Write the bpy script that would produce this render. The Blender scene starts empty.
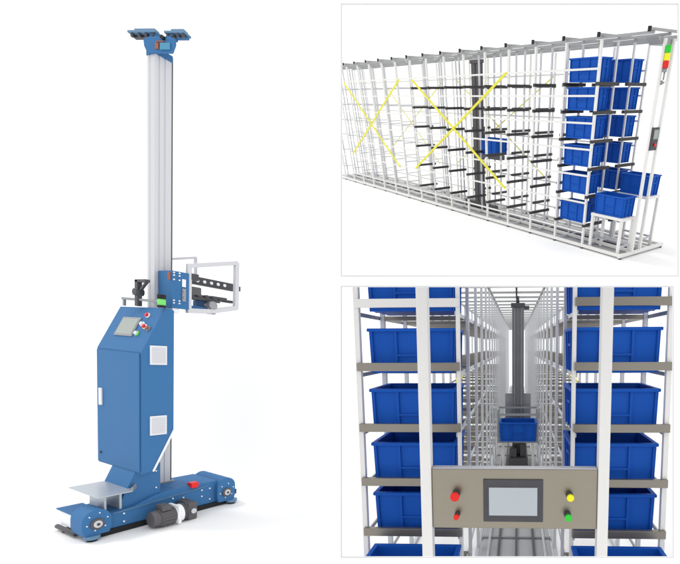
import bpy, bmesh, math, random
from mathutils import Matrix, Vector
random.seed(4)
S = bpy.context.scene
COL = S.collection
PI = math.pi

# ------------------------------------------------------------------ materials
def srgb(r, g, b):
    def c(v):
        v /= 255.0
        return v/12.92 if v <= .04045 else ((v+.055)/1.055)**2.4
    return (c(r), c(g), c(b), 1)

def mat(name, col, rough=.5, metal=0., spec=.3, var=.0, vscale=6., bump=0., bscale=80., stretch=None, coat=0.):
    m = bpy.data.materials.new(name); m.use_nodes = True
    nt = m.node_tree; n = nt.nodes; l = nt.links
    b = n['Principled BSDF']
    b.inputs['Base Color'].default_value = col
    b.inputs['Roughness'].default_value = rough
    b.inputs['Metallic'].default_value = metal
    b.inputs['Specular IOR Level'].default_value = spec
    b.inputs['Coat Weight'].default_value = coat
    tc = n.new('ShaderNodeTexCoord')
    mp = n.new('ShaderNodeMapping'); l.new(tc.outputs['Object'], mp.inputs['Vector'])
    if stretch: mp.inputs['Scale'].default_value = stretch
    if var > 0:
        nz = n.new('ShaderNodeTexNoise'); nz.inputs['Scale'].default_value = vscale; nz.inputs['Detail'].default_value = 5
        l.new(mp.outputs['Vector'], nz.inputs['Vector'])
        mx = n.new('ShaderNodeMix'); mx.data_type = 'RGBA'
        mx.inputs['A'].default_value = tuple(c*(1-var) for c in col[:3])+(1,)
        mx.inputs['B'].default_value = tuple(min(1, c*(1+var)) for c in col[:3])+(1,)
        l.new(nz.outputs['Fac'], mx.inputs['Factor']); l.new(mx.outputs['Result'], b.inputs['Base Color'])
        mr = n.new('ShaderNodeMapRange'); mr.inputs['To Min'].default_value = rough*.85; mr.inputs['To Max'].default_value = min(1, rough*1.2)
        l.new(nz.outputs['Fac'], mr.inputs['Value']); l.new(mr.outputs['Result'], b.inputs['Roughness'])
    if bump > 0:
        n2 = n.new('ShaderNodeTexNoise'); n2.inputs['Scale'].default_value = bscale; n2.inputs['Detail'].default_value = 4
        l.new(mp.outputs['Vector'], n2.inputs['Vector'])
        bp = n.new('ShaderNodeBump'); bp.inputs['Strength'].default_value = bump; bp.inputs['Distance'].default_value = .002
        l.new(n2.outputs['Fac'], bp.inputs['Height']); l.new(bp.outputs['Normal'], b.inputs['Normal'])
    return m

M = {
 'paper':  mat('white_matt', (.97,.97,.97,1), .9, spec=.0, var=.01, vscale=1.5),
 'floor':  mat('white_floor', (.89,.89,.89,1), .6, spec=.1, var=.012, vscale=1.2),
 'line':   mat('frame_grey', (.60,.61,.62,1), .6, spec=.1, var=.03),
 'blue':   mat('machine_blue_paint', srgb(60,110,159), .55, spec=.15, var=.04, vscale=3, bump=.05, bscale=220),
 'blue_l': mat('light_blue_metal', srgb(92,128,160), .35, spec=.4, var=.08, vscale=14),
 'alu':    mat('anodised_aluminium', srgb(200,201,205), .45, metal=.15, spec=.4, var=.03, vscale=9, stretch=(8,8,.4)),
 'alu_d':  mat('dull_aluminium', srgb(150,152,156), .4, metal=.5, spec=.4, var=.08, vscale=20),
 'white':  mat('white_paint', srgb(236,237,240), .45, spec=.25, var=.02, vscale=8),
 'black':  mat('black_rubber', (.012,.012,.013,1), .55, spec=.3, var=.2, vscale=20),
 'dark':   mat('dark_grey_metal', srgb(74,74,78), .45, metal=.3, spec=.4, var=.15, vscale=16),
 'motor':  mat('motor_grey', srgb(92,90,92), .5, metal=.2, spec=.3, var=.12, vscale=20),
 'red':    mat('signal_red', srgb(225,22,18), .35, spec=.4, var=.03),
 'green':  mat('signal_green', srgb(40,200,50), .35, spec=.4, var=.03),
 'green_l':mat('pale_green', srgb(120,215,110), .4, spec=.3, var=.03),
 'yellow': mat('signal_yellow', srgb(240,235,20), .35, spec=.4, var=.03),
 'brace':  mat('yellow_brace_paint', srgb(222,218,70), .45, spec=.2, var=.04),
 'screen': mat('grey_screen', srgb(176,184,190), .25, spec=.5, var=.02),
 'screen2':mat('dull_screen', srgb(150,158,152), .3, spec=.5, var=.03),
 'vent':   mat('vent_white', srgb(222,224,228), .5, spec=.2, var=.02),
 'clear':  mat('grey_translucent_steel', srgb(178,184,190), .3, metal=.35, spec=.5, var=.08, vscale=5),
 'bin':    mat('blue_plastic', srgb(22,84,178), .5, spec=.12, var=.05, vscale=4, bump=.08, bscale=150),
 'post':   mat('rack_white', srgb(226,225,222), .4, spec=.3, var=.02, vscale=6),
 'rail':   mat('rack_silver', srgb(196,198,202), .4, metal=.25, spec=.4, var=.05, vscale=10),
 'roof':   mat('roof_grey', srgb(158,159,160), .45, metal=.3, spec=.3, var=.08, vscale=10),
 'arm':    mat('arm_black', srgb(58,57,58), .5, spec=.3, var=.15, vscale=12),
 'roof_dark': mat('mast_grey', srgb(112,113,116), .42, metal=.3, spec=.3, var=.1, vscale=10),
 'beam':   mat('warm_steel', srgb(136,131,122), .36, metal=.75, spec=.4, var=.06, vscale=6, stretch=(.5,4,8)),
 'steel':  mat('brushed_steel', srgb(146,140,127), .32, metal=.85, spec=.4, var=.05, vscale=10, bump=.1, bscale=60, stretch=(.3,4,14)),
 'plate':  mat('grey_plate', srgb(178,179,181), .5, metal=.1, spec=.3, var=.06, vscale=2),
 'orange': mat('copper_orange', srgb(150,92,72), .4, spec=.3, var=.1),
 'teal':   mat('teal_block', srgb(72,140,172), .4, spec=.3, var=.05),
}

# ------------------------------------------------------------------ mesh builder
class MB:
    def __init__(s): s.bm = bmesh.new()
    def box(s, a, b, bev=0.):
        (x0,y0,z0),(x1,y1,z1) = a, b
        t = bmesh.new()
        r = bmesh.ops.create_cube(t, size=1)
        bmesh.ops.scale(t, vec=(abs(x1-x0),abs(y1-y0),abs(z1-z0)), verts=t.verts)
        bmesh.ops.translate(t, vec=((x0+x1)/2,(y0+y1)/2,(z0+z1)/2), verts=t.verts)
        if bev > 0: bmesh.ops.bevel(t, geom=list(t.edges), offset=bev, segments=2, profile=.6, affect='EDGES', clamp_overlap=True)
        s._m(t); return s
    def bar(s, p, q, w, h=None, bev=0., up=(0,0,1)):
        "square bar from p to q"
        p, q = Vector(p), Vector(q); d = (q-p); L = d.length; d.normalize()
        upv = Vector(up)
        if abs(d.dot(upv)) > .98: upv = Vector((1,0,0))
        x = d.cross(upv).normalized(); y = x.cross(d)
        R = Matrix((x,y,d)).transposed()
        t = bmesh.new(); bmesh.ops.create_cube(t, size=1)
        bmesh.ops.scale(t, vec=(w, h or w, L), verts=t.verts)
        if bev > 0: bmesh.ops.bevel(t, geom=list(t.edges), offset=bev, segments=2, profile=.6, affect='EDGES')
        bmesh.ops.transform(t, matrix=Matrix.Translation((p+q)/2) @ R.to_4x4(), verts=t.verts)
        s._m(t); return s
    def cyl(s, p, q, r, r2=None, seg=24, bev=0.):
        p, q = Vector(p), Vector(q); d = (q-p)
        t = bmesh.new()
        bmesh.ops.create_cone(t, cap_ends=True, segments=seg, radius1=r, radius2=r if r2 is None else r2, depth=d.length)
        if bev > 0:
            ed = [e for e in t.edges if abs(e.verts[0].co.z-e.verts[1].co.z) < 1e-6]
            bmesh.ops.bevel(t, geom=ed, offset=bev, segments=2, profile=.6, affect='EDGES')
        rot = d.to_track_quat('Z','Y').to_matrix().to_4x4()
        bmesh.ops.transform(t, matrix=Matrix.Translation((p+q)/2) @ rot, verts=t.verts)
        for f in t.faces:
            f.smooth = len(f.verts) == 4
        s._m(t); return s
    def prism(s, pts, ax, a, b, bev=0.):
        "polygon pts (2d) extruded along axis ax from a to b"
        t = bmesh.new()
        def P(c, k):
            v = list(c); v.insert(ax, k); return v
        v0 = [t.verts.new(P(c, a)) for c in pts]; v1 = [t.verts.new(P(c, b)) for c in pts]
        t.faces.new(v0); t.faces.new(list(reversed(v1)))
        n = len(pts)
        for i in range(n): t.faces.new((v0[i], v1[i], v1[(i+1)%n], v0[(i+1)%n]))
        bmesh.ops.recalc_face_normals(t, faces=t.faces)
        if bev > 0: bmesh.ops.bevel(t, geom=list(t.edges), offset=bev, segments=2, profile=.6, affect='EDGES')
        s._m(t); return s
    def tube(s, pts, r, seg=8):
        for a, b in zip(pts[:-1], pts[1:]): s.cyl(a, b, r, seg=seg)
        return s
    def sph(s, c, r, sc=(1,1,1)):
        t = bmesh.new(); bmesh.ops.create_uvsphere(t, u_segments=20, v_segments=12, radius=r)
        bmesh.ops.scale(t, vec=sc, verts=t.verts); bmesh.ops.translate(t, vec=c, verts=t.verts)
        for f in t.faces: f.smooth = True
        s._m(t); return s
    def _m(s, t):
        me = bpy.data.meshes.new('tmp'); t.to_mesh(me); t.free(); s.bm.from_mesh(me); bpy.data.meshes.remove(me)
    def build(s, name, m, parent=None, label=None):
        me = bpy.data.meshes.new(name); s.bm.to_mesh(me); s.bm.free()
        me.materials.append(M[m] if isinstance(m, str) else m)
        o = bpy.data.objects.new(name, me); COL.objects.link(o)
        if parent is not None: o.parent = parent
        if label: o['label'] = label
        return o

def empty(name, frame, loc=(0,0,0), rz=0.):
    o = bpy.data.objects.new(name, None); COL.objects.link(o)
    o.empty_display_size = .05
    o.matrix_world = frame @ Matrix.Translation(loc) @ Matrix.Rotation(rz, 4, 'Z')
    return o
def tag(o, label=None, cat=None, group=None, kind=None):
    if label: o['label'] = label
    if cat: o['category'] = cat
    if group: o['group'] = group
    if kind: o['kind'] = kind
    return o
def put(src, frame, loc, rz=0.):
    "copy of a thing with copies of its parts and sub-parts"
    r = src.copy(); COL.objects.link(r)
    r.matrix_world = frame @ Matrix.Translation(loc) @ Matrix.Rotation(rz, 4, 'Z')
    for ch in src.children:
        c = ch.copy(); COL.objects.link(c); c.parent = r
        for g in ch.children:
            d = g.copy(); COL.objects.link(d); d.parent = c
    return r

def frame_of(rows, s=1.):
    m = Matrix.Identity(4)
    for i in range(3):
        for j in range(3): m[i][j] = rows[i][j]*s
        m[i][3] = rows[i][3]
    return m
# where each group of things stands: the single machine on the floor, the long rack model
# on its tilted base, and the big aisle of racks further back
FA = Matrix.Identity(4)
FB = frame_of([[-0.3407, 0.81844, -0.46268, 4.00977], [-0.88189, -0.44878, -0.14447, -1.82011], [-0.32588, 0.35881, 0.87468, 2.27206]])
FC = frame_of([[0.3902, 0.91894, -0.05733, 9.89257], [-0.91758, 0.39326, 0.05828, 1.82502], [0.0761, 0.02987, 0.99665, 0.00465]], 4.6)

# ------------------------------------------------------------------ camera
CAMM = frame_of([[0.42462, 0.0545, -0.90373, -1.18112], [-0.90245, 0.10553, -0.41766, -2.82192], [0.0726, 0.99292, 0.09399, 1.10632]])
cd = bpy.data.cameras.new('camera'); cam = bpy.data.objects.new('camera', cd); COL.objects.link(cam)
cam.matrix_world = CAMM
cd.sensor_width = 36; cd.lens = 450/680*36
cd.shift_x = -160/680; cd.shift_y = 118/680
cd.clip_start = .05; cd.clip_end = 500
S.camera = cam

# ------------------------------------------------------------------ light
w = bpy.data.worlds.new('World'); S.world = w; w.use_nodes = True
w.node_tree.nodes['Background'].inputs['Color'].default_value = (1,1,1,1)
w.node_tree.nodes['Background'].inputs['Strength'].default_value = 1.24
sd = bpy.data.lights.new('sun', 'SUN'); sd.energy = .8; sd.angle = math.radians(10); sd.color = (1,.99,.97)
so = bpy.data.objects.new('sun', sd); COL.objects.link(so)
camR = CAMM.to_3x3()
# light travels to the right, down and a little away from the viewer
so.rotation_euler = (camR @ Vector((.50, -1.0, -.10))).to_track_quat('-Z','Y').to_euler()
S.view_settings.view_transform = 'Standard'; S.view_settings.look = 'None'
S.view_settings.exposure = 0; S.view_settings.gamma = 1
S.render.engine = 'CYCLES'
S.cycles.max_bounces = 8

# ------------------------------------------------------------------ the setting
# board with its two openings; local x right, y up, z towards the viewer
ZW = 3.62
FW = CAMM @ Matrix.Translation((0,0,-ZW))
def wx(x): return (x-500)/450*ZW
def wy(y): return -(y-400)/450*ZW
W1 = (342.0, 5.0, 677.5, 275.5)     # upper opening
W2 = (342.0, 287.0, 672.5, 556.5)   # lower opening
def strip(mb, x0, y0, x1, y1, z0, z1): mb.box((wx(x0), wy(y1), z0), (wx(x1), wy(y0), z1))
bm_ = MB()
xs = [-140, W1[0], W2[2], W1[2], 860]
for (x0,y0,x1,y1) in ((-140,-60,W1[0],760), (W1[0],-60,W1[2],W1[1]), (W1[0],W1[3],W1[2],W2[1]),
                      (W2[2],W2[1],W1[2],W2[3]), (W1[0],W2[3],W1[2],760), (W1[2],-60,860,760)):
    strip(bm_, x0, y0, x1, y1, -.006, .0)
o = bm_.build('backdrop', 'paper'); o.matrix_world = FW; tag(o, kind='structure')
for (x0,y0,x1,y1), lab in ((W1, 'thin pale grey frame around the upper right opening with the long white rack'),
                           (W2, 'thin pale grey frame around the lower right opening with the aisle and control panel')):
    f = MB(); t = 1.0
    strip(f, x0-t, y0-t, x1+t, y0, .0, .005); strip(f, x0-t, y1, x1+t, y1+t, .0, .005)
    strip(f, x0-t, y0, x0, y1, .0, .005); strip(f, x1, y0, x1+t, y1, .0, .005)
    o = f.build('opening_frame', 'line'); o.matrix_world = FW; tag(o, lab, 'frame', 'frames of the openings')
# floor under the single machine, ends at the board
Ci = CAMM.to_3x3()
def onfloor(x, z):   # point of the floor at image column x at distance z along the view
    # solved in the plan: p = cam + a*right + b*forward (+ up) with height 0
    d = Ci @ Vector(((x-500)/450*z, 0, -z)); p = CAMM.translation + d; upv = Ci @ Vector((0,1,0))
    k = -p.z/upv.z
    return p + upv*k
pts = [onfloor(-900, 3.64), onfloor(334, 3.64), onfloor(334, 1.2), onfloor(-900, 1.2)]
fl = MB(); fl.prism([(p.x,p.y) for p in pts], 2, -.02, 0); o = fl.build('floor', 'floor'); tag(o, kind='structure')
# ground under the long rack
g = MB(); g.box((-12.5,-3.6,-.012), (4.5,4.2,0)); o = g.build('rack_floor', 'floor'); o.matrix_world = FB; tag(o, kind='structure')
# cut of that sheet where the board stands is not needed: the sheet starts behind the board
# ground under the aisle
g = MB(); g.box((-4,-1.2,-1.48), (4,14,-1.45)); o = g.build('aisle_floor', 'floor'); o.matrix_world = FC; tag(o, kind='structure')
# the sheet of the rack floor ends behind the board
o = bpy.data.objects['rack_floor']
bb = bmesh.new(); bb.from_mesh(o.data)
inv = FB.inverted() @ FW
pl = inv @ Vector((0,0,-.02)); no = (inv.to_3x3() @ Vector((0,0,1))).normalized()
r = bmesh.ops.bisect_plane(bb, geom=list(bb.verts)+list(bb.edges)+list(bb.faces), plane_co=pl, plane_no=no, clear_outer=True)
bmesh.ops.holes_fill(bb, edges=[e for e in bb.edges if e.is_boundary])
# and at the top of the solid strip between the two openings
p0 = FB.inverted() @ CAMM.translation
rowd = (FB.inverted().to_3x3() @ (CAMM.to_3x3() @ Vector((0, (400-281.)/450, -1)))).normalized()
rx = (FB.inverted().to_3x3() @ (CAMM.to_3x3() @ Vector((1,0,0)))).normalized()
nn = rowd.cross(rx).normalized()
if nn.dot(FB.inverted().to_3x3() @ (CAMM.to_3x3() @ Vector((0,-1,0)))) < 0: nn = -nn
bmesh.ops.bisect_plane(bb, geom=list(bb.verts)+list(bb.edges)+list(bb.faces), plane_co=p0, plane_no=nn, clear_outer=True)
bmesh.ops.holes_fill(bb, edges=[e for e in bb.edges if e.is_boundary]); bb.to_mesh(o.data); bb.free()

# ================================================================== THE SINGLE MACHINE
t = empty('stacker_crane', FA)
tag(t, 'tall blue and silver stacker machine with slim aluminium mast, standing alone on white floor', 'machine')
# --- base
b = MB()
b.prism([(.06,.03),(.06,.115),(.20,.125),(.30,.160),(.42,.175),(.67,.172),(.67,.03)], 1, .03, .28, .004)
base = b.build('base_beam', 'blue', t)
p = MB(); p.bar((.10,.027,.112),(.60,.027,.150), .008, .004); p.build('trim_strip', 'blue_l', base)
for x, z in ((.085,.1),(.085,.05),(.15,.1),(.15,.055),(.40,.12),(.40,.085),(.46,.11),(.62,.13),(.62,.06),(.57,.13),(.57,.09)):
    p = MB(); p.cyl((x,.03,z),(x,.024,z), .0045, seg=10); p.build('bolt', 'white', base)
def wheel_house(u0, u1, dep, up, name='wheel_housing'):
    h = MB(); c = (u0+u1)/2; R = (u1-u0)/2
    pts = [(u0+.01,.028),(u0,.06)] + [(c+R*math.cos(a), .105+up+R*.95*math.sin(a)) for a in [PI-i*PI/10 for i in range(11)]] + [(u1,.06),(u1-.01,.028)]
    h.prism(pts, 1, .0, dep, .004)
    o = h.build(name, 'blue', t)
    k = MB(); k.cyl((c,.002,.088),(c,-.008,.088), .030, bev=.002); k.build('bearing_ring', 'motor', o)
    k = MB(); k.cyl((c,-.006,.088),(c,-.014,.088), .019, bev=.002); k.build('hub', 'alu', o)
    k = MB(); k.cyl((c,-.012,.088),(c,-.018,.088), .007); k.build('axle', 'dark', o)
    for a in range(6):
        k = MB(); aa = a*PI/3+.3; k.cyl((c+.046*math.cos(aa),.002,.1+.046*math.sin(aa)),(c+.046*math.cos(aa),-.005,.1+.046*math.sin(aa)), .0032, seg=10); k.build('housing_bolt', 'white', o)
    return o
wheel_house(-.045, .082, .12, .0); wheel_house(.655, .775, .27, .022)
e = MB(); e.box((-.018,.13,.03),(.06,.30,.108), .006); eb = e.build('end_box', 'white', t)
e = MB(); e.box((-.024,.115,.109),(.09,.325,.116), .002); e.build('box_cover', 'blue', eb)
# feet: guide rollers, rail under the machine
def foot(u):
    f = MB(); f.cyl((u,.01,.012),(u,.01,.030), .034, bev=.003); o = f.build('guide_roller', 'blue_l', t)
    f = MB(); f.cyl((u,.01,.0),(u,.01,.012), .022); f.build('roller_foot', 'black', o)
    f = MB(); f.cyl((u-.03,.10,.022),(u-.03,.30,.022), .012, bev=.003); f.build('buffer_bar', 'dark', o)
    f = MB(); f.cyl((u-.01,.24,.0),(u-.01,.24,.018), .022); f.build('rear_roller', 'black', o)
foot(.0)
foot(.755)
r = MB(); r.box((.02,.022,.001),(.74,.27,.030)); r.build('running_rail', 'black', t)  # rail made black and broad to paint in the shadow beneath the base
r = MB(); r.cyl((.785,.03,.055),(.785,.03,.085), .016, bev=.003); r.cyl((.76,.03,.07),(.785,.03,.07), .006); r.build('end_stop', 'black', t)
r = MB(); r.box((.500,.015,.158),(.545,.06,.192), .006); r.build('red_switch', 'red', t)
# drive motor
m_ = MB()
m_.cyl((.27,-.06,.055),(.35,-.06,.055), .050, seg=28, bev=.004)
for k in range(16):
    a = k*PI/8; m_.box((.275,-.06+.050*math.cos(a)-.004,.055+.050*math.sin(a)-.004),(.345,-.06+.050*math.cos(a)+.004,.055+.050*math.sin(a)+.004))
m_.cyl((.235,-.06,.055),(.27,-.06,.055), .043, .048, seg=28, bev=.003)
mo = m_.build('drive_motor', 'motor', t)
k = MB(); k.box((.275,-.10,.098),(.325,-.03,.128), .005); k.build('terminal_box', 'motor', mo)
k = MB(); k.cyl((.352,-.06,.055),(.392,-.06,.055), .052, seg=28, bev=.003); k.box((.355,-.112,.005),(.372,-.008,.11), .004); k.build('motor_flange', 'white', mo)
k = MB(); k.cyl((.392,-.05,.055),(.41,-.05,.055), .056, seg=28, bev=.004); k.cyl((.41,-.045,.055),(.42,-.045,.055), .060, seg=28, bev=.003)
gb = k.build('gearbox', 'dark', mo)
k = MB(); k.box((.421,-.09,.001),(.474,.028,.105), .008); k.build('gear_case', 'motor', gb)
k = MB(); k.cyl((.450,-.089,.055),(.450,-.098,.055), .015); k.build('shaft_cover', 'alu', gb)
# --- lower support of the cabinet
s_ = MB()
s_.prism([(.13,.10),(.165,.19),(.235,.345),(.350,.345),(.350,.10)], 1, .06, .30, .004)
sup = s_.build('support', 'blue', t)
for z in (.2,.3):
    k = MB(); k.cyl((.325,.06,z),(.325,.054,z), .004, seg=10); k.build('bolt', 'white', sup)
# tray over the left end
k = MB()
k.prism([(.02,-.005),(.175,-.005),(.215,.04),(.215,.30),(.02,.30)], 2, .222, .227, .0015)
tr = k.build('step_plate', 'clear', t)
k = MB(); k.bar((.214,.04,.236),(.214,.30,.236), .006, .024); k.bar((.175,-.005,.236),(.214,.04,.236), .0065, .0235); k.build('plate_lip', 'alu_d', tr)
for (x,y) in ((.07,.05),(.14,.05)):
    k = MB(); k.box((x,y,.12),(x+.012,y+.15,.222), .002); k.build('plate_bracket', 'clear', tr)
# --- cabinet
YS0, YS1 = 0., .46
c = MB()
side = [(.224,.308),(.224,.995),(.340,1.246),(.372,1.246),(.388,1.236),(.388,.545),(.279,.318)]
c.prism(side, 1, YS0, YS1, .003)
cab = c.build('cabinet', 'blue', t)
d = MB(); d.box((.216,.012,.318),(.2235,.448,.985), .002); door = d.build('cabinet_door', 'blue', cab)
h = MB(); h.box((.206,.385,.66),(.216,.412,.76), .003); h.build('handle', 'white', cab)
k = MB(); k.cyl((.215,.41,.375),(.209,.41,.375), .007, seg=12); k.build('lock', 'dark', cab)
# white cut edge of the lower corner
k = MB(); k.bar((.279,-.003,.316),(.388,-.003,.543), .010, .004, up=(0,1,0)); k.build('edge_trim', 'white', cab)
for z0, z1 in ((.925,1.032),(.525,.635)):
    v = MB(); v.box((.262,-.007,z0),(.348,-.0005,z1), .002); vo = v.build('vent_grille', 'vent', cab)
    v = MB()
    for i in range(11):
        z = z0+.012+(z1-z0-.024)*i/10; v.box((.270,-.0095,z-.0016),(.340,-.0068,z+.0016))
    v.build('louvre', 'alu', vo)
# operator panel on the slanted face
ddir = Vector((.116,0,.251)).normalized()
nrm = Vector((-.251,0,.116)).normalized()
def sl(s_, y, off=0.):   # point on the slant: s_ metres up from its lower edge
    return Vector((.224,y,.995)) + ddir*s_ + nrm*off
def slbox(mb, s0, s1, y0, y1, o0, o1):
    v = [sl(a,b,c_) for c_ in (o0,o1) for (a,b) in ((s0,y0),(s1,y0),(s1,y1),(s0,y1))]
    tt = bmesh.new(); vs = [tt.verts.new(p) for p in v]
    for f in ((0,1,2,3),(7,6,5,4),(0,4,5,1),(1,5,6,2),(2,6,7,3),(3,7,4,0)): tt.faces.new([vs[i] for i in f])
    bmesh.ops.recalc_face_normals(tt, faces=tt.faces); mb._m(tt)
k = MB(); slbox(k, .085,.205,.165,.350,.0005,.006); so_ = k.build('screen_bezel', 'alu_d', cab)
k = MB(); slbox(k, .095,.195,.178,.337,.006,.0075); k.build('screen', 'screen2', so_)
for s0, y, m0, m1, nm in ((.222,.115,'white','red','red_button'),(.150,.085,'white','red','stop_button'),(.105,.125,'green_l','white','white_button'),(.165,.120,'white','white','white_button'),(.14,.045,'alu_d','orange','key_switch')):
    k = MB(); k.cyl(sl(s0,y,.0), sl(s0,y,.008), .0145, seg=18); r0 = k.build(nm+'_ring', m0, cab)
    k = MB(); k.cyl(sl(s0,y,.008), sl(s0,y,.018), .0105, seg=18, bev=.002); k.build(nm, m1, r0)
# lifting bar, column bracket, green lamp on the cabinet
k = MB(); k.bar((.30,.33,1.248),(.30,.33,1.290), .014, .014, .003); k.bar((.36,.06,1.240),(.36,.06,1.285), .014, .014, .003); k.bar((.295,.34,1.290),(.365,.05,1.283), .016, .014, .004)
k.build('lifting_handle', 'alu_d', cab)
k = MB(); k.box((.31,.215,1.25),(.335,.245,1.40), .003); k.box((.31,.135,1.385),(.335,.245,1.402), .003); k.bar((.322,.14,1.388),(.322,.22,1.33), .012); k.cyl((.30,.23,1.33),(.345,.23,1.33), .02)
k.build('cable_bracket', 'dark', cab)
k = MB(); k.cyl((.322,.0,1.247),(.322,.0,1.258), .021, seg=20); k.cyl((.322,.0,1.292),(.322,.0,1.318), .021, seg=20, bev=.003); gl = k.build('beacon_base', 'black', cab)
k = MB(); k.cyl((.322,.0,1.258),(.322,.0,1.292), .020, seg=20); k.build('beacon', 'green_l', gl)
# --- mast: extruded aluminium with grooves
ms = MB()
u0, u1, v0, v1, z0, z1 = .390, .480, .200, .270, .150, 2.69
prof = [(u0,v0),(u0+.018,v0),(u0+.020,v0+.004),(u0+.026,v0+.004),(u0+.028,v0),(u0+.048,v0),(u0+.050,v0+.004),(u0+.056,v0+.004),(u0+.058,v0),(u1,v0),(u1,v1),
        (u0,v1),(u0,v0+.050),(u0+.003,v0+.048),(u0+.003,v0+.040),(u0,v0+.038)]
ms.prism(prof, 2, z0, z1)
mast = ms.build('mast', 'alu', t)
k = MB(); k.box((.484,.205,.175),(.490,.222,2.70)); k.build('drive_belt', 'dark', mast)
k = MB(); k.box((.380,.19,.165),(.50,.275,.182), .002); k.build('mast_foot', 'alu_d', mast)
# --- head: turned a little against the mast; local y runs along the two wings, -x faces the viewer
HM = Matrix.Translation((.395,.156,0)) @ Matrix.Rotation(math.radians(18.6), 4, 'Z')
def hb(k, name, m, par=None):
    o = k.build(name, m, par if par is not None else t)
    if par is None: o.matrix_local = HM
    return o
k = MB()
k.prism([(-.074,2.662),(.080,2.662),(.100,2.70),(.105,2.738),(.066,2.750),(-.056,2.750),(-.092,2.738),(-.090,2.70)], 0, 0, .010, .003)
k.box((.010,-.05,2.735),(.055,.05,2.745))
hd = hb(k, 'mast_head', 'blue')
k = MB(); k.box((-.008,-.066,2.676),(-.0005,-.005,2.712), .003); hb(k, 'teal_cover', 'teal', hd)
k = MB(); k.box((-.007,.005,2.680),(-.0005,.026,2.712), .002); k.box((-.006,-.03,2.7165),(-.0005,.022,2.722)); hb(k, 'copper_bracket', 'orange', hd)
k = MB(); k.cyl((0,-.022,2.738),(-.014,-.022,2.738), .011); hb(k, 'head_roller', 'black', hd)
c_ = MB(); c_.box((.3855,.1955,2.668),(.4845,.2745,2.705), .003); c_.build('mast_collar', 'blue', mast)
def wing(ya, yb, zt):
    a = MB(); a.box((.0,ya,zt),(.050,yb,zt+.012), .003); a.box((.008,ya+.012,zt+.012),(.042,yb-.035,zt+.026), .004)
    o = hb(a, 'head_wing', 'blue_l')
    n_ = 4
    for i in range(n_):
        yy = ya+(yb-ya)*(i+.5)/n_; c_ = MB(); c_.cyl((.012,yy,zt-.018),(.012,yy,zt), .009, seg=14, bev=.002); c_.build('guide_wheel', 'dark', o)
    c_ = MB(); c_.box((.024,ya+.008,zt-.012),(.046,yb-.012,zt), .002); c_.build('wheel_carrier', 'dark' if yb > .15 else 'blue', o)
wing(.030, .205, 2.772)
wing(-.148, -.022, 2.768)
k = MB(); k.box((.01,.03,2.7455),(.045,.075,2.771), .002); hb(k, 'wing_arm', 'blue')
k = MB(); k.box((.01,-.07,2.7455),(.045,-.03,2.767), .002); hb(k, 'wing_arm', 'blue')
# --- carriage
_before = set(t.children)
k = MB(); k.box((.366,-.035,1.255),(.462,-.020,1.470), .002); k.box((.366,-.02,1.255),(.380,.10,1.470), .002)
pl_ = k.build('carriage_plate', 'blue', t)
for z in (1.285,1.30,1.42,1.445,1.46):
    for x in (.375,.405):
        k = MB(); k.cyl((x,-.035,z),(x,-.041,z), .0045, seg=10); k.build('plate_bolt', 'white', pl_)
k = MB(); k.box((.420,-.040,1.385),(.441,-.0355,1.430), .002); k.build('plate_window', 'white', pl_)
k = MB(); k.box((.420,-.042,1.300),(.441,-.0355,1.375), .003); k.cyl((.430,-.042,1.357),(.430,-.047,1.357), .007, seg=12); k.cyl((.430,-.042,1.322),(.430,-.047,1.322), .007, seg=12); k.build('latch', 'alu_d', pl_)
k = MB(); k.box((.350,-.030,1.415),(.362,-.022,1.460), .002); k.build('sensor_bracket', 'orange', pl_)
k = MB()
for p_, q_ in (((.468,-.02,1.245),(.468,-.02,1.520)),((.458,-.02,1.514),(.772,-.02,1.514+.085)),((.766,-.02,1.60),(.766,-.02,1.300)),((.772,-.02,1.306),(.60,-.02,1.262)),((.60,-.02,1.262),(.458,-.02,1.250))):
    wq = .0235+.001*len(k.bm.verts)/48; k.bar(p_, q_, wq, wq, .003, up=(0,1,0))
cf = k.build('front_guard_frame', 'alu', t)
k = MB()
for p_, q_ in (((.50,.25,1.570),(.670,.25,1.618)),((.668,.25,1.622),(.668,.25,1.45))):
    wq = .014+.001*len(k.bm.verts)/48; k.bar(p_, q_, wq, wq, .002, up=(0,1,0))
k.build('rear_guard_frame', 'alu', t)
k = MB(); k.box((.385,.0,1.27),(.62,.16,1.285), .002); k.box((.60,.0,1.285),(.615,.16,1.33)); k.build('carriage_tray', 'blue', t)
k = MB(); k.bar((.49,.10,1.452),(.83,.10,1.447), .050, .030, .003, up=(0,1,0)); fk = k.build('telescopic_fork', 'dark', t)
k = MB()
for i in range(5): k.cyl((.58+.044*i,.086,1.45),(.58+.044*i,.079,1.45), .010, seg=12)
k.build('fork_roller', 'white', fk)
k = MB(); k.bar((.82,.10,1.446),(.875,.10,1.446), .032, .020, .002, up=(0,1,0)); k.build('fork_tip', 'dark', fk)
k = MB(); k.box((.475,.0,1.325),(.66,.05,1.345), .003); k.box((.475,.10,1.33),(.74,.14,1.35), .003); k.box((.62,.0,1.345),(.72,.08,1.362), .003)
for i in range(5): k.cyl((.50+.045*i,-.005,1.35),(.50+.045*i,.06,1.35), .012, seg=12)
k.box((.66,.02,1.335),(.775,.05,1.352), .003); k.build('fork_drive', 'dark', t)
k = MB(); k.box((.485,-.01,1.35),(.55,.05,1.40), .006); k.build('fork_gearbox', 'motor', t)
k = MB(); k.cyl((.61,-.035,1.30),(.61,.02,1.30), .026, seg=20, bev=.003); k.box((.585,-.02,1.245),(.635,.01,1.29), .006); k.build('fork_motor', 'alu_d', t)
k = MB(); k.box((.476,-.034,1.435),(.520,-.004,1.475), .004); k.build('scanner', 'dark', t)
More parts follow.
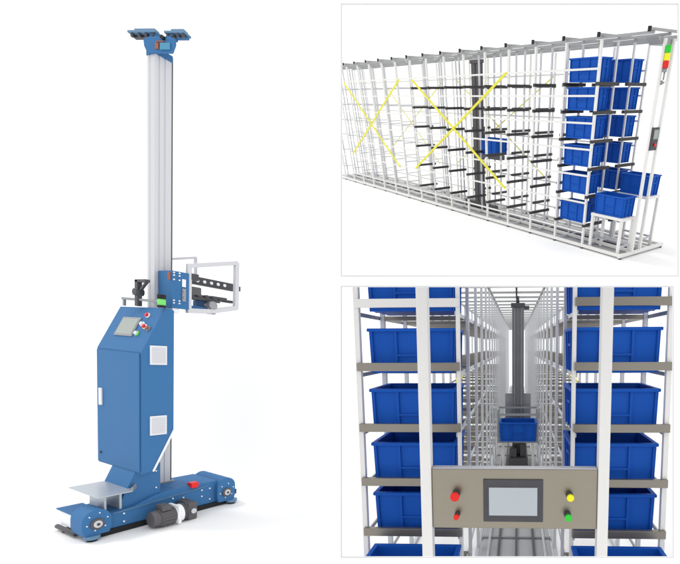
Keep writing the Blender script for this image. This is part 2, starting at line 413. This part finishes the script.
k = MB(); k.box((.415,.10,1.27),(.47,.20,1.40), .003); k.build('carriage_bracket', 'blue_l', t)
k = MB(); k.box((.372,-.03,1.228),(.412,.02,1.254), .003); k.build('carriage_guide', 'white', t)

for o in [o for o in t.children if o not in _before]:
    o.location = (.045, .10, .0)

# ================================================================== blue bins
def make_bin(L, D, H, rim, th, frame, detail=True):
    "open plastic box, origin at the centre of its underside; L along x, D along y"
    t = empty('plastic_bin', frame)
    tp = 1-2.6*rim/L-.03; tq = 1-2.6*rim/D-.03    # the box narrows to its foot
    b = MB()
    def sheet(side, out):    # one wall as a slanted slab
        pass
    bm = bmesh.new()
    def ring(l, d, z): return [bm.verts.new((sx*l/2, sy*d/2, z)) for sx, sy in ((-1,-1),(1,-1),(1,1),(-1,1))]
    rings = [ring(L*tp,D*tq,0), ring(L-2*rim*1.3,D-2*rim*1.3,H-rim*1.2), ring(L,D,H-rim*1.2), ring(L,D,H), ring(L-2*th-rim*2.4,D-2*th-rim*2.4,H), ring(L*tp-2*th,D*tq-2*th,th)]
    bm.faces.new(list(reversed(rings[0])))
    for a, c in zip(rings[:-1], rings[1:]):
        for i in range(4): bm.faces.new((a[i], a[(i+1)%4], c[(i+1)%4], c[i]))
    bm.faces.new(rings[-1])
    bmesh.ops.recalc_face_normals(bm, faces=bm.faces)
    bmesh.ops.bevel(bm, geom=list(bm.edges), offset=rim*.15, segments=1, affect='EDGES')
    b._m(bm); b.build('bin_shell', 'bin', t)
    if detail:
        r = MB()
        pr = rim*.75
        def lx(z): return (L*tp/2)*(1-z/H)+(L/2-rim*1.3)*(z/H)+pr*.6
        def dy(z): return (D*tq/2)*(1-z/H)+(D/2-rim*1.3)*(z/H)+pr*.6
        zt = H-rim*1.15
        for sy in (-1, 1):
            for fx in (-.965, -.38, .38, .965):
                r.bar((fx*lx(0), sy*(dy(0)-pr*.3), .002*H), (fx*lx(zt), sy*(dy(zt)-pr*.3), zt), L*.026, pr*1.8, up=(0,1,0))
            r.bar((-.42*lx(H*.42), sy*(dy(H*.42)-pr*.3), H*.40), (.42*lx(H*.42), sy*(dy(H*.42)-pr*.3), H*.40), H*.05, pr*1.4, up=(0,1,0))
            r.bar((-.95*lx(0), sy*(dy(0)-pr*.3), H*.035), (.95*lx(0), sy*(dy(0)-pr*.3), H*.035), H*.07, pr*1.7, up=(0,1,0))
        for sx in (-1, 1):
            for fy in (-.92, -.35, .35, .92):
                r.bar((sx*(lx(0)-pr*.3), fy*dy(0), .002*H), (sx*(lx(zt)-pr*.3), fy*dy(zt), zt), D*.035, pr*1.8, up=(1,0,0))
            r.bar((sx*(lx(H*.62)-pr*.3), -.35*dy(0), H*.62), (sx*(lx(H*.62)-pr*.3), .35*dy(0), H*.62), H*.06, pr*1.6, up=(1,0,0))
        r.build('ribs', 'bin', t)
    return t
def relabel(o, label, group=None):
    o['label'] = label; o['category'] = 'bin'
    if group: o['group'] = group
    return o

# ================================================================== THE LONG RACK MODEL
H = 1.976; VV = [0, .25, .51, .76]; BAY = .463
US = [-.641 - BAY*k for k in range(17)]
rk = empty('storage_rack', FB)
tag(rk, 'long white two-row storage rack of thin posts with grey roof beams and yellow crossed braces', 'rack')
n = 0
for i, u in enumerate(US):
    for j, v in enumerate(VV):
        k = MB(); wd = (.024,.019,.019,.021)[j]
        k.box((u-wd/2, v-wd/2, .015), (u+wd/2, v+wd/2, H-.012))
        k.build('post', 'post' if j in (0,3) else 'rail', rk)
for v in (.20,.34):
    k = MB(); k.box((-.082,v-.013,.0165),(-.054,v+.013,1.95), .002); k.build('end_post', 'post', rk)
for j, v in enumerate(VV):
    k = MB(); k.box((US[-1]-.05, v-.009, H-.006), (-.05, v+.009, H+.016), .002); k.build('roof_rail', 'roof', rk)
    k = MB(); k.box((US[-1]-.05, v-.014, .02), (-.05, v+.014, .052), .002); k.build('bottom_rail', 'post', rk)
    if j in (0,3):
        k = MB(); k.box((US[-1]-.05, v-.010, .175), (US[0], v+.010, .190)); k.build('lower_rail', 'post', rk)
k = MB(); k.box((-.085,-.03,.0183),(-.052,.79,.0535), .002); k.build('end_sill', 'post', rk)
for u in [-.068]+US:
    k = MB(); k.box((u-.012,-.045,H+.017),(u+.012,.80,H+.037), .002); rb = k.build('roof_beam', 'roof', rk)
    k = MB(); k.box((u-.015,-.060,H+.006),(u+.015,-.0455,H+.044)); k.build('beam_cap', 'black', rb)
    for v in (0,.76):
        k = MB(); k.cyl((u,v,.0),(u,v,.018), .016, seg=10); k.build('foot', 'dark', rk)
    k = MB(); k.box((u-.009,.016,.024),(u+.009,.744,.038)); k.build('floor_tie', 'rail', rk)
k = MB(); k.box((US[-1]-.05,.02,.002),(-.07,.74,.008)); k.build('floor_shade_plate', 'plate', rk)  # grey sheet painting in the shade and reflections on the rack floor
for v in (.30,.38,.46):
    k = MB(); k.box((US[-1],v-.008,.008),(-.09,v+.008,.03)); k.build('track', 'dark' if v == .38 else 'rail', rk)
k = MB(); k.prism([(.10,H-.013),(.44,H-.013),(.36,H-.07),(.18,H-.07)], 0, -.22, -.085, .003); k.build('roof_bracket', 'roof', rk)
LV = [1.636, 1.390, 1.130, .865, .585, .275]; RL = [1.741,1.518,1.279,1.037,.783,.505]
for z in RL:
    for v in (0, .76):
        k = MB(); k.box((US[-1]-.05, v-.008-(.011 if v == 0 else -.011), z-.009), (US[0]+.01, v+.008-(.011 if v == 0 else -.011), z+.009)); k.build('shelf_rail', 'post', rk)
for i, u in enumerate(US[:9]):
    for j, z in enumerate(LV):
        k = MB(); k.box((u-.017,-.018,z-.032),(u+.017,.32,z-.002), .002); k.build('support_arm', 'arm', rk)
for i, u in enumerate(US[:7]):
    for j, z in enumerate(LV):
        k = MB(); k.box((u-.017,.45,z-.032),(u+.017,.78,z-.002), .002); k.build('support_arm', 'arm', rk)
gs = MB()
for i, u in enumerate(US[9:]):
    for z in LV:
        gs.box((u-.008,.0,z-.014),(u+.008,.25,z)); gs.box((u-.008,.51,z-.014),(u+.008,.76,z))
tag(gs.build('shelf_tie', 'rail', rk), kind='stuff')
for v, wd in ((-.03,.029),(.792,.013)):
    for a, c_ in (((-6.80,1.725),(-4.956,.485)),((-4.70,1.73),(-6.95,.546)),((-4.267,1.72),(-2.055,.495)),((-2.048,1.746),(-4.429,.518))):
        k = MB(); off = .006 if a[0] > c_[0] else -.006
        k.bar((a[0],v+off,a[1]),(c_[0],v+off,c_[1]), wd, .010, up=(0,1,0)); k.build('cross_brace', 'brace', rk)
# bins of the long rack
pb = make_bin(.410, .215, .205, .012, .006, FB)
names = ['topmost', 'second from the top', 'third from the top', 'fourth from the top', 'fifth from the top', 'lowest']
bu = (US[0]+US[1])/2
first = True
for row, (v, gl) in enumerate(((.125,'front column'),(.635,'rear column'))):
    for j, z in enumerate(LV):
        if first: o = pb; o.matrix_world = FB @ Matrix.Translation((bu,v,z)); first = False
        else: o = put(pb, FB, (bu,v,z))
        relabel(o, 'blue bin, %s of the %s in the long white rack' % (names[j], gl), 'blue bins in the long rack')
def stand(u, v, label, dz=0.):
    s = empty('bin_stand', FB, (u,v,0)); tag(s, label, 'stand', 'white stands at the rack end')
    k = MB(); k.box((-.225,-.115,.355+dz),(.225,.115,.385+dz), .003); k.build('stand_top', 'post', s)
    for sx in (-1,1):
        for sy in (-1,1):
            k = MB(); k.box((sx*.205-.016, sy*.10-.013, .01),(sx*.205+.016, sy*.10+.013, .355+dz), .002); k.build('leg', 'post', s)
    k = MB(); k.box((-.19,.092,.10),(.19,.106,.12)); k.box((-.212,-.087,.10),(-.198,.087,.12)); k.box((.198,-.087,.10),(.212,.087,.12)); k.build('crossbar', 'rail', s)
stand(-.345, .135, 'white bin stand at the front right corner of the long rack', .03)
stand(-.40, .62, 'taller white bin stand behind the other one, inside the right end of the long rack', .19)
relabel(put(pb, FB, (-.345,.135,.416)), 'blue bin on the white stand at the front right corner of the long rack', 'bins on the rack stands')
relabel(put(pb, FB, (-.40,.62,.576)), 'blue bin on the rear white stand beside the tall end posts', 'bins on the rack stands')
# signal tower and operator box at the end
s = empty('signal_tower', FB, (-.035,.22,1.70)); tag(s, 'small green, yellow and red stack light at the right end of the long rack', 'stack light')
for z0, m_n, nm in ((.144,'green','green_lamp'),(.087,'yellow','yellow_lamp'),(.03,'red','red_lamp')):
    k = MB(); k.cyl((0,0,z0),(0,0,z0+.055), .026, seg=20, bev=.003); k.build(nm, m_n, s)
k = MB(); k.cyl((0,0,.0),(0,0,.03), .02, seg=16); k.cyl((0,0,-.06),(0,0,0), .008, seg=10); k.prism([(-.02,-.10),(.02,-.08),(-.02,-.06)],1,-.008,.008); k.build('lamp_base', 'alu_d', s)
s = empty('operator_panel', FB, (-.05,.24,1.06)); tag(s, 'small dark control box between the tall end posts of the long rack', 'control box')
k = MB(); k.box((-.012,-.05,0),(.02,.05,.20), .004); k.build('housing', 'dark', s)
k = MB(); k.box((.021,-.035,.10),(.023,.035,.18)); k.build('screen', 'screen2', s)
k = MB(); k.cyl((.02,0,.05),(.034,0,.05), .014, seg=14); k.build('stop_button', 'red', s)
# small stacker inside the long rack
s = empty('small_stacker', FB, (-3.18,.38,.031)); tag(s, 'dark grey stacker mast standing inside the long rack between the two rows', 'machine')
k = MB(); k.box((-.11,-.022,.06),(-.02,.022,1.86), .004); k.box((.02,-.022,.06),(.11,.022,1.86), .004); k.box((-.02,-.012,.06),(.02,.012,1.86)); k.build('mast', 'motor', s)
k = MB(); k.box((-.42,-.03,.0),(.42,.03,.09), .006); k.build('base_beam', 'motor', s)
k = MB(); k.box((.11,-.045,.72),(.56,.045,.78), .004); k.box((.11,-.045,.78),(.14,.045,1.05)); k.build('carriage', 'motor', s)
k = MB(); k.box((-.13,-.03,1.86),(.13,.03,1.90), .003); k.build('head', 'motor', s)
relabel(put(pb, FB, (-3.18+.345,.38,.812)), 'blue bin carried by the dark stacker inside the long rack')

# ================================================================== THE AISLE
VB = [0, .5] + [.5+.62*k for k in range(1,26)]
HC = .995; FL = -1.45
LC = [.52, .16, -.195, -.52, -.83, -1.17]
def aisle_rack(sgn, label):
    t = empty('aisle_rack', FC); tag(t, label, 'rack', 'racks either side of the aisle')
    ui, uo = sgn*.332, sgn*(.915 if sgn < 0 else .868)
    mids = MB()
    for i, v in enumerate(VB):
        for u, wd in ((ui,.022),(uo,.030)):
            if i > 16 and u == uo: continue
            k = MB()
            k.box((u-wd/2, v-.018, FL+.01),(u+wd/2, v+.018, HC-.012), .002)
            k.build('post', 'post' if i == 0 else 'rail', t)
        a, b_ = sorted((ui,uo))
        if 0 < i < 17:
            for z in LC:
                k = MB(); k.box((a+.012, v-.016, z-.034),(b_-.016, v+.016, z-.004)); k.build('cross_arm', 'beam', t)
        if 2 < i < 17:
            for z in LC[1:]:
                mids.box((a+.03, v+.27, z-.050),(b_-.03, v+.36, z-.031))
    tag(mids.build('shelf_tray', 'beam', t), kind='stuff')
    for z in LC:
        for u in (ui, uo):
            for v0_, v1_ in ((.02, VB[-1]),):
                k = MB(); off = -.018 if u == ui and sgn > 0 else (.018 if u == ui else (.02 if sgn > 0 else -.02))
                if u == ui: off = -off
                k.box((u+off-.005, v0_, z-.030),(u+off+.005, v1_, z-.006)); k.build('side_rail', 'rail' if u == ui else 'roof', t)
    for u in (ui, uo):
        k = MB(); k.box((u-.014, .0, HC-.012),(u+.014, VB[-1], HC+.012)); k.build('top_rail', 'roof', t)
        k = MB(); k.box((u-.014, .0, FL+.0),(u+.014, VB[-1], FL+.03)); k.build('foot_rail', 'rail', t)
    a, b_ = sorted((ui,uo))
    for j, z in enumerate(LC[:5]):
        k = MB(); k.box((a-.0, -.046, z+.012),(b_+.011, -.0185, z+.060), .002)
        k.build('front_beam', 'post' if j == 0 and sgn < 0 else 'beam', t)  # top left beam gets white, its lit look is put into the colour
    # thin yellow ties seen between the shelves
    k = MB(); m0 = sgn*.43
    k.bar((m0,1.15,.10),(m0+sgn*.10,1.75,-.0), .008, .008); k.bar((m0+sgn*.07,1.15,-.02),(m0+sgn*.16,1.75,.10), .008, .0085)
    k.build('cross_brace', 'brace', t)
    return t
aisle_rack(-1, 'white post rack on the left side of the aisle, full of grey shelf arms')
aisle_rack(1, 'white post rack on the right side of the aisle, full of grey shelf arms')
cb = make_bin(.522, .42, .262, .016, .008, FC)
names = ['topmost', 'second from the top', 'third from the top', 'fourth from the top', 'fifth from the top']
first = True
for sgn, sd_ in ((-1,'left'),(1,'right')):
    for j, z in enumerate(LC[:5]):
        u = -.612 if sgn < 0 else .580
        zz = z + (-.004 if sgn < 0 else -.004)
        if first: o = cb; o.matrix_world = FC @ Matrix.Translation((u,.235,zz)); first = False
        else: o = put(cb, FC, (u,.235,zz))
        relabel(o, 'blue ribbed bin, %s of the stack left of the aisle' % names[j] if sgn < 0 else 'blue ribbed bin, %s of the stack right of the aisle' % names[j], 'blue bins beside the aisle')
    s = empty('bin_stand', FC, (sgn*.585,-.27,0)); tag(s, 'low white stand under the bottom front bin on the %s of the aisle' % sd_, 'stand')
    k = MB(); k.box((-.27,-.20,-1.15),(.27,.20,-1.12), .003); k.build('stand_top', 'post', s)
    for sx in (-1,1):
        for sy in (-1,1):
            k = MB(); k.box((sx*.25-.018, sy*.17-.018, FL),(sx*.25+.018, sy*.17+.018, -1.15), .002); k.build('leg', 'post', s)
    relabel(put(cb, FC, (sgn*.585,-.27,-1.118)), 'open blue bin at the very bottom front, cut by the frame, %s of the aisle' % sd_, 'bins on the front stands')
# roof beams over the aisle are one frame with the floor plates
t = empty('aisle_roof', FC); tag(t, 'row of thin grey roof beams crossing above the aisle', 'roof frame')
for v in VB + [VB[-1]+.62*k for k in range(1,5)]:
    k = MB(); k.box((-.92,v-.015,HC+.013),(.92,v+.015,HC+.040)); k.build('roof_beam', 'roof', t)
k = MB(); k.box((-.012,.0,HC-.012),(.012,VB[-1]+2.4,HC+.012)); k.build('guide_rail', 'dark', t)
t = empty('floor_track', FC); tag(t, 'pale floor track with steel running rails between the racks', 'track')
k = MB(); k.box((-.30,-.3,FL+.001),(.30,VB[-1]+1,FL+.012)); k.build('track_plate', 'plate', t)
for u in (-.24,-.15,.0,.15,.24):
    k = MB(); k.box((u-.010,-.3,FL+.0125),(u+.010,VB[-1]+1,FL+.045)); k.build('running_rail', 'motor' if abs(u) in (.0,.15) else 'rail', t)
for v in VB[:]:
    k = MB(); k.box((-.31,v+.20,FL+.0125),(.31,v+.23,FL+.03)); k.build('sleeper', 'roof', t)
# lift in the aisle
t = empty('aisle_stacker', FC, (.02,3.95,FL)); tag(t, 'dark grey stacker mast at the far middle of the aisle carrying a blue bin', 'machine')
k = MB()
k.box((-.085,-.05,.10),(-.055,.05,2.33), .004); k.box((.055,-.05,.10),(.085,.05,2.33), .004); k.box((-.035,-.03,.10),(.035,.04,2.33), .003); k.box((-.055,.02,.10),(.055,.045,2.33))
k.build('mast', 'roof_dark', t)
for sx in (-1,1):
    k = MB(); k.box((sx*.046-.006,-.02,.12),(sx*.046+.006,.015,2.30)); k.build('mast_rail', 'rail', t)
k = MB(); k.box((-.10,-.06,2.30),(.10,.06,2.36), .004); k.box((.08,-.05,2.27),(.16,.03,2.32), .003); k.cyl((0,0,2.36),(0,0,2.46), .02); k.build('head', 'dark', t)
k = MB(); k.box((-.14,-.30,.0),(.14,.35,.17), .01); k.box((-.12,-.24,.17),(-.02,-.08,.30), .008); k.box((.03,-.20,.17),(.12,.0,.36), .008); k.build('base_beam', 'motor', t)
for sx in (-1,1):
    k = MB(); k.box((sx*.21-.02,-.30,.0),(sx*.21+.02,-.26,.42), .003); k.build('side_post', 'post', t)
k = MB()
k.box((-.28,-.42,.42),(.28,-.10,.445), .003)
for sx in (-1,1):
    k.box((sx*.275-.012,-.42,.42),(sx*.275+.012,-.40,.86)); k.box((sx*.275-.012,-.12,.42),(sx*.275+.012,-.10,.86)); k.box((sx*.275-.01,-.42,.86),(sx*.275+.01,-.10,.88))
k.box((-.29,-.425,.80),(.29,-.405,.83)); k.box((-.29,-.115,.86),(.29,-.095,.885))
k.build('carriage', 'alu_d', t)
k = MB(); k.box((-.18,-.44,.455),(.18,-.425,.485), .002); k.build('carriage_strip', 'orange', t)
k = MB(); k.box((-.19,.055,.60),(.19,.12,1.06), .004); k.build('mast_cover', 'alu_d', t)
relabel(put(cb, FC, (.02,3.95-.26,FL+.447)), 'blue bin held on the stacker carriage in the middle of the aisle')
# operator panel with its two uprights
t = empty('control_panel', FC, (0,-.5,0)); tag(t, 'wide steel control panel with a screen and four coloured buttons between two white uprights', 'control panel')
for x0, x1 in ((-.462,-.404),(.388,.446)):
    k = MB(); k.box((x0+(.0 if x0 < 0 else .006),-.0,FL),(x1-(.006 if x0 < 0 else 0),.06,.86), .003); k.build('upright', 'post', t)
k = MB(); k.box((-.409,.012,-.575),(.393,.058,-.276), .004); pn = k.build('panel_body', 'steel', t)
k = MB(); k.box((-.405,.0125,-.2755),(.389,.0575,-.2715), .001); k.build('top_highlight_sheet', 'rail', pn)  # added pale sheet, paints the highlight along the panel's top face
k = MB(); k.box((-.158,.004,-.538),(.132,.0115,-.326), .002); bz = k.build('screen_bezel', 'dark', pn)
k = MB(); k.box((-.130,.0005,-.505),(.104,.0038,-.365), .001); k.build('screen', 'screen', pn)
for x, z, m_n, nm, rr in ((-.290,-.398,'red','stop_button',.022),(-.285,-.500,'red','red_button',.015),(.258,-.400,'yellow','yellow_button',.019),(.250,-.498,'green','green_button',.019)):
    k = MB(); k.cyl((x,.0115,z),(x,-.012,z), rr*.9, seg=20); r0 = k.build('button_ring', 'dark', pn)
    k = MB(); k.cyl((x,-.012,z),(x,-.042,z), rr*.62, seg=20)
    if nm == 'stop_button': k.cyl((x,-.030,z),(x,-.050,z), rr, seg=24, bev=.004)
    else: k.cyl((x,-.030,z),(x,-.045,z), rr*.9, seg=24, bev=.003)
    k.build(nm, m_n, r0)
